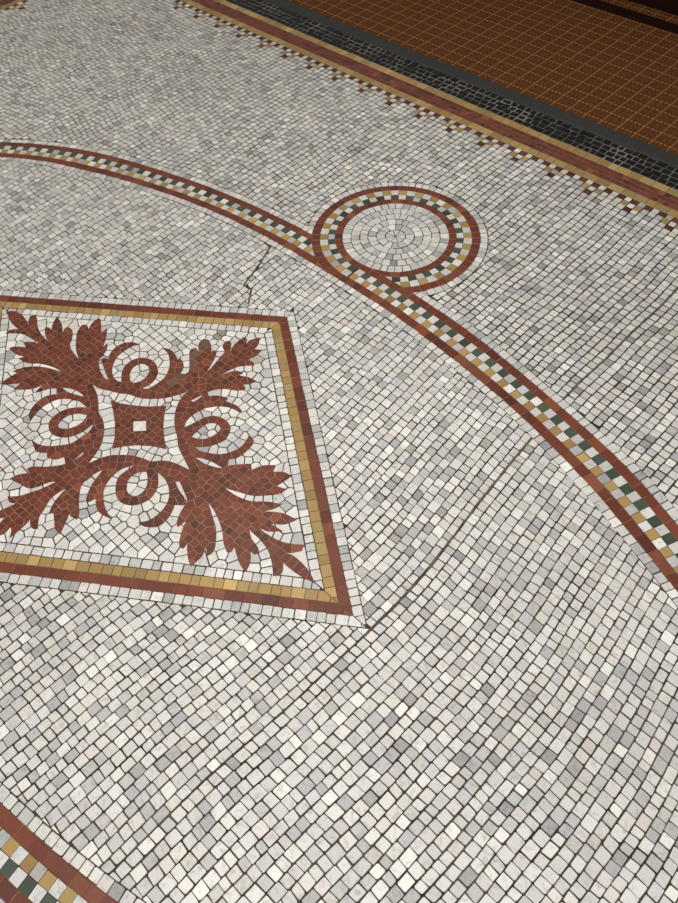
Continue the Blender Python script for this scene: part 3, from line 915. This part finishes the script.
mb = MB(); straight(mb, True, V_RED1, V_BLACK0, UL0, 2.9, 1, (0.03, 0.055), gold, 0, 0.0006, 0, 1); sh(mb, 0, V_FIELD).build('outer_gold_line', [M_GOLD, M_GOLDGROUT], back)
for m_ in step_back.values(): sh(m_, 0, V_FIELD).build('stepped_motif', [M_RED, M_GOLD], back)
left = thing('border_strip', 'short visible end of a red and gold toothed border in the top left corner', 'mosaic border', (U_LEFT, 0, 0))
mb = MB(); straight(mb, False, UL1 - 0.035, UL1, 0.2, V_FIELD, 1, (0.03, 0.055), gold, 0, 0.0006, 0, 1); sh(mb, U_LEFT, 0).build('inner_gold_line', [M_GOLD, M_GOLDGROUT], left)
mb = MB(); straight(mb, False, UL0 + 0.035, UL1 - 0.035, 0.2, V_FIELD, 3, (0.018, 0.034), red, 0, 0.0004, 0, 1); sh(mb, U_LEFT, 0).build('red_band', [M_RED, M_LINEGROUT], left)
mb = MB(); straight(mb, False, UL0, UL0 + 0.035, 0.2, V_FIELD, 1, (0.03, 0.055), gold, 0, 0.0006, 0, 1); sh(mb, U_LEFT, 0).build('outer_gold_line', [M_GOLD, M_GOLDGROUT], left)
for m_ in step_left.values(): sh(m_, U_LEFT, 0).build('stepped_motif', [M_RED, M_GOLD], left)
M_MORTAR = grout_mat('pale_mortar', (66, 60, 47), (112, 104, 86), 25)
def mortar(pts, w):
    for (ax, ay), (bx, by) in zip(pts[:-1], pts[1:]):
        l = math.hypot(bx - ax, by - ay); nx, ny = -(by - ay) / l * w, (bx - ax) / l * w
        q = [(ax - nx, ay - ny), (bx - nx, by - ny), (bx + nx, by + ny), (ax + nx, ay + ny)]
        if area(q) < 0: q.reverse()
        floor.face([(x, y, -0.0011) for x, y in q], (.3, .3, .3, .5), 2)
mortar([(J0 + shear(J0, v), v) for v in [k * 0.02 - 0.02 for k in range(36)]], 0.0045)
jb = MOTIF_U + 24.5 * mp
mortar([(jb + oshear(jb, v), v) for v in [0.80 + k * 0.02 for k in range(36)]], 0.0040)
for a_, b_, g_ in CR: mortar([a_, b_], g_ + 0.001)
floor_ob = floor.build('floor', [M_WHITE, M_GROUT, M_MORTAR])
tag(floor_ob, 'white and grey marble tesserae floor with dark joints', None, None, 'structure')

bk = MB(); straight(bk, True, V_BLACK0, V_BLACK1, UL0, 2.9, 4, (0.022, 0.042), black, 0, 0.0017, 0.0012, 1, 0, 0.0016)
o = bk.build('black_tile_strip', [M_BLACK, M_GREYGROUT]); o.data.transform(Matrix.Translation((0, -V_BLACK0, 0))); o.location = (0, V_BLACK0, 0)
tag(o, 'strip of small black tiles with pale joints between the gold line and the mat edge', 'tile strip')

# ------------------------------------------------------------------ mat and its edge
def prism_x(name, prof, x0, x1, mat, parent=None):
    """a profile in (y, z) run along x"""
    n = len(prof); v = [(x0, y, z) for y, z in prof] + [(x1, y, z) for y, z in prof]
    f = [[i, (i + 1) % n, n + (i + 1) % n, n + i] for i in range(n)] + [list(range(n))[::-1], list(range(n, 2 * n))]
    me = bpy.data.meshes.new(name); me.from_pydata(v, [], f); me.materials.append(mat); me.update()
    o = bpy.data.objects.new(name, me); C.objects.link(o)
    if parent: o.parent = parent
    return o
M_EDGE, nt, bs = new_mat('dark_grey_rubber')
n = nt.nodes.new('ShaderNodeTexNoise'); n.inputs['Scale'].default_value = 40; n.inputs['Detail'].default_value = 5
r = nt.nodes.new('ShaderNodeValToRGB'); r.color_ramp.elements[0].color = (*lin((32, 33, 32)), 1); r.color_ramp.elements[1].color = (*lin((52, 53, 51)), 1)
nt.links.new(n.outputs[0], r.inputs[0]); nt.links.new(r.outputs[0], bs.inputs['Base Color']); bs.inputs['Roughness'].default_value = 0.6

M_MAT, nt, bs = new_mat('brown_woven_mat'); N = nt.nodes; Lk = nt.links
tc = N.new('ShaderNodeTexCoord'); sep = N.new('ShaderNodeSeparateXYZ'); Lk.new(tc.outputs['Object'], sep.inputs[0])
def math_node(op, a, b=None, c=None):
    m = N.new('ShaderNodeMath'); m.operation = op
    for k, x in enumerate((a, b, c)):
        if x is None: continue
        if isinstance(x, (int, float)): m.inputs[k].default_value = x
        else: Lk.new(x, m.inputs[k])
    return m.outputs[0]
def line(coord, period, width, phase=0.0):
    t = math_node('FRACT', math_node('MULTIPLY_ADD', coord, 1.0 / period, phase))
    dlt = math_node('ABSOLUTE', math_node('SUBTRACT', t, 0.5))
    return math_node('LESS_THAN', dlt, width / period / 2)
X, Y = sep.outputs[0], sep.outputs[1]
lx = math_node('MULTIPLY', line(X, 0.0697, 0.0062, 0.335), math_node('MULTIPLY_ADD', line(Y, 0.0125, 0.0075), 0.55, 0.25))
ly = math_node('MULTIPLY', line(Y, 0.0640, 0.0066, 0.1), line(X, 0.0174, 0.0105))
lx2 = math_node('MULTIPLY', line(X, 0.0697, 0.004, 0.835), math_node('MULTIPLY', line(Y, 0.0125, 0.006), 0.25))
ly2 = math_node('MULTIPLY', line(Y, 0.0640, 0.004, 0.6), math_node('MULTIPLY', line(X, 0.0174, 0.008), 0.3))
mask = math_node('MAXIMUM', math_node('MAXIMUM', lx, ly), math_node('MAXIMUM', lx2, ly2))
nz = N.new('ShaderNodeTexNoise'); nz.inputs['Scale'].default_value = 160; nz.inputs['Detail'].default_value = 4; Lk.new(tc.outputs['Object'], nz.inputs['Vector'])
rp = N.new('ShaderNodeValToRGB'); rp.color_ramp.elements[0].position = .3; rp.color_ramp.elements[1].position = .72
rp.color_ramp.elements[0].color = (*lin((70, 40, 20)), 1); rp.color_ramp.elements[1].color = (*lin((116, 72, 40)), 1)
Lk.new(nz.outputs[0], rp.inputs[0])
wv = math_node('MULTIPLY_ADD', math_node('MULTIPLY', line(X, 0.0087, 0.004), line(Y, 0.0125, 0.0085)), -0.35, 1.0)
sc1 = N.new('ShaderNodeVectorMath'); sc1.operation = 'SCALE'; Lk.new(rp.outputs[0], sc1.inputs[0]); Lk.new(wv, sc1.inputs['Scale'])
mxm = N.new('ShaderNodeMix'); mxm.data_type = 'RGBA'; Lk.new(math_node('MULTIPLY', mask, 0.75), mxm.inputs[0])
Lk.new(sc1.outputs[0], mxm.inputs[6]); mxm.inputs[7].default_value = (*lin((168, 120, 76)), 1)
Lk.new(mxm.outputs[2], bs.inputs['Base Color']); bs.inputs['Roughness'].default_value = 0.9; bs.inputs['Specular IOR Level'].default_value = 0.1
bp = N.new('ShaderNodeBump'); bp.inputs['Strength'].default_value = 0.4; bp.inputs['Distance'].default_value = 0.002
Lk.new(math_node('MULTIPLY_ADD', mask, 0.5, nz.outputs[0]), bp.inputs['Height']); Lk.new(bp.outputs[0], bs.inputs['Normal'])

X0m, X1m = -3.2, 3.4
mat_frame = prism_x('mat_edge_strip', [(V_BLACK1, -0.02), (V_BLACK1, 0.001), (V_BLACK1 + 0.006, 0.004), (V_MAT - 0.016, 0.008), (V_MAT - 0.004, 0.009), (V_MAT, 0.008), (V_MAT, -0.02)], X0m, X1m, M_EDGE)
tag(mat_frame, 'smooth dark grey edging strip between the black tiles and the brown mat', 'edging')
mb = MB()
mv = []
mat_ob = prism_x('entrance_mat', [(V_MAT + 0.001, -0.02), (V_MAT + 0.001, 0.004), (V_MAT + 0.004, 0.006), (V_FAR - 0.004, 0.006), (V_FAR, 0.004), (V_FAR, -0.02)], X0m, X1m, M_MAT)
tag(mat_ob, 'brown woven entrance mat with a grid of fine tan lines', 'mat')

# dark wooden sill beyond the mat, a narrow runner and the foot of a dark panelled front
M_WOOD, nt, bs = new_mat('dark_mahogany'); N = nt.nodes; Lk = nt.links
tc = N.new('ShaderNodeTexCoord'); mpn = N.new('ShaderNodeMapping'); mpn.inputs['Scale'].default_value = (2, 60, 60); Lk.new(tc.outputs['Object'], mpn.inputs[0])
nz = N.new('ShaderNodeTexNoise'); nz.inputs['Scale'].default_value = 3; nz.inputs['Detail'].default_value = 6; Lk.new(mpn.outputs[0], nz.inputs['Vector'])
rp = N.new('ShaderNodeValToRGB'); rp.color_ramp.elements[0].color = (*lin((22, 8, 5)), 1); rp.color_ramp.elements[1].color = (*lin((44, 18, 12)), 1)
Lk.new(nz.outputs[0], rp.inputs[0]); Lk.new(rp.outputs[0], bs.inputs['Base Color']); bs.inputs['Roughness'].default_value = 0.6; bs.inputs['Specular IOR Level'].default_value = 0.12
sill = prism_x('wooden_sill', [(V_FAR + 0.001, -0.02), (V_FAR + 0.001, 0.003), (V_FAR + 0.004, 0.005), (V_FAR + 0.078, 0.005), (V_FAR + 0.083, 0.003), (V_FAR + 0.083, -0.02)], X0m, X1m, M_WOOD)
tag(sill, 'dark reddish wooden sill along the far edge of the brown mat', 'sill')
run = prism_x('mat_runner', [(V_FAR + 0.084, -0.02), (V_FAR + 0.084, 0.004), (V_FAR + 0.155, 0.004), (V_FAR + 0.155, -0.02)], X0m, X1m, M_MAT)
tag(run, 'narrow shaded strip of brown matting beyond the dark wooden sill', 'mat')
wall = prism_x('baseboard_back', [(V_FAR + 0.156, -0.02), (V_FAR + 0.156, 0.35), (V_FAR + 0.170, 0.37), (V_FAR + 0.20, 0.37), (V_FAR + 0.20, -0.02)], X0m, X1m, M_WOOD)
tag(wall, None, None, None, 'structure')

# ------------------------------------------------------------------ light
w = bpy.data.worlds.new('world'); bpy.context.scene.world = w; w.use_nodes = True
bg = w.node_tree.nodes['Background']; bg.inputs[0].default_value = (1.0, 0.96, 0.90, 1); bg.inputs[1].default_value = 0.30
def area_light(name, loc, size, power, col=(1, 0.96, 0.9), target=None):
    l = bpy.data.lights.new(name, 'AREA'); l.shape = 'RECTANGLE'; l.size, l.size_y = size; l.energy = power; l.color = col
    o = bpy.data.objects.new(name, l); C.objects.link(o); o.location = loc
    if target:
        dv = Vector(target) - Vector(loc); o.rotation_euler = dv.to_track_quat('-Z', 'Y').to_euler()
    return o
area_light('ceiling_light', (1.2, -0.4, 3.2), (2.4, 1.8), 92, (1.0, 0.985, 0.965))
area_light('ceiling_light', (-1.2, 0.8, 3.4), (1.6, 1.6), 24, (1.0, 0.90, 0.74))

sc = bpy.context.scene
sc.view_settings.view_transform = 'Standard'
sc.view_settings.look = 'None'
sc.view_settings.exposure = 0.0
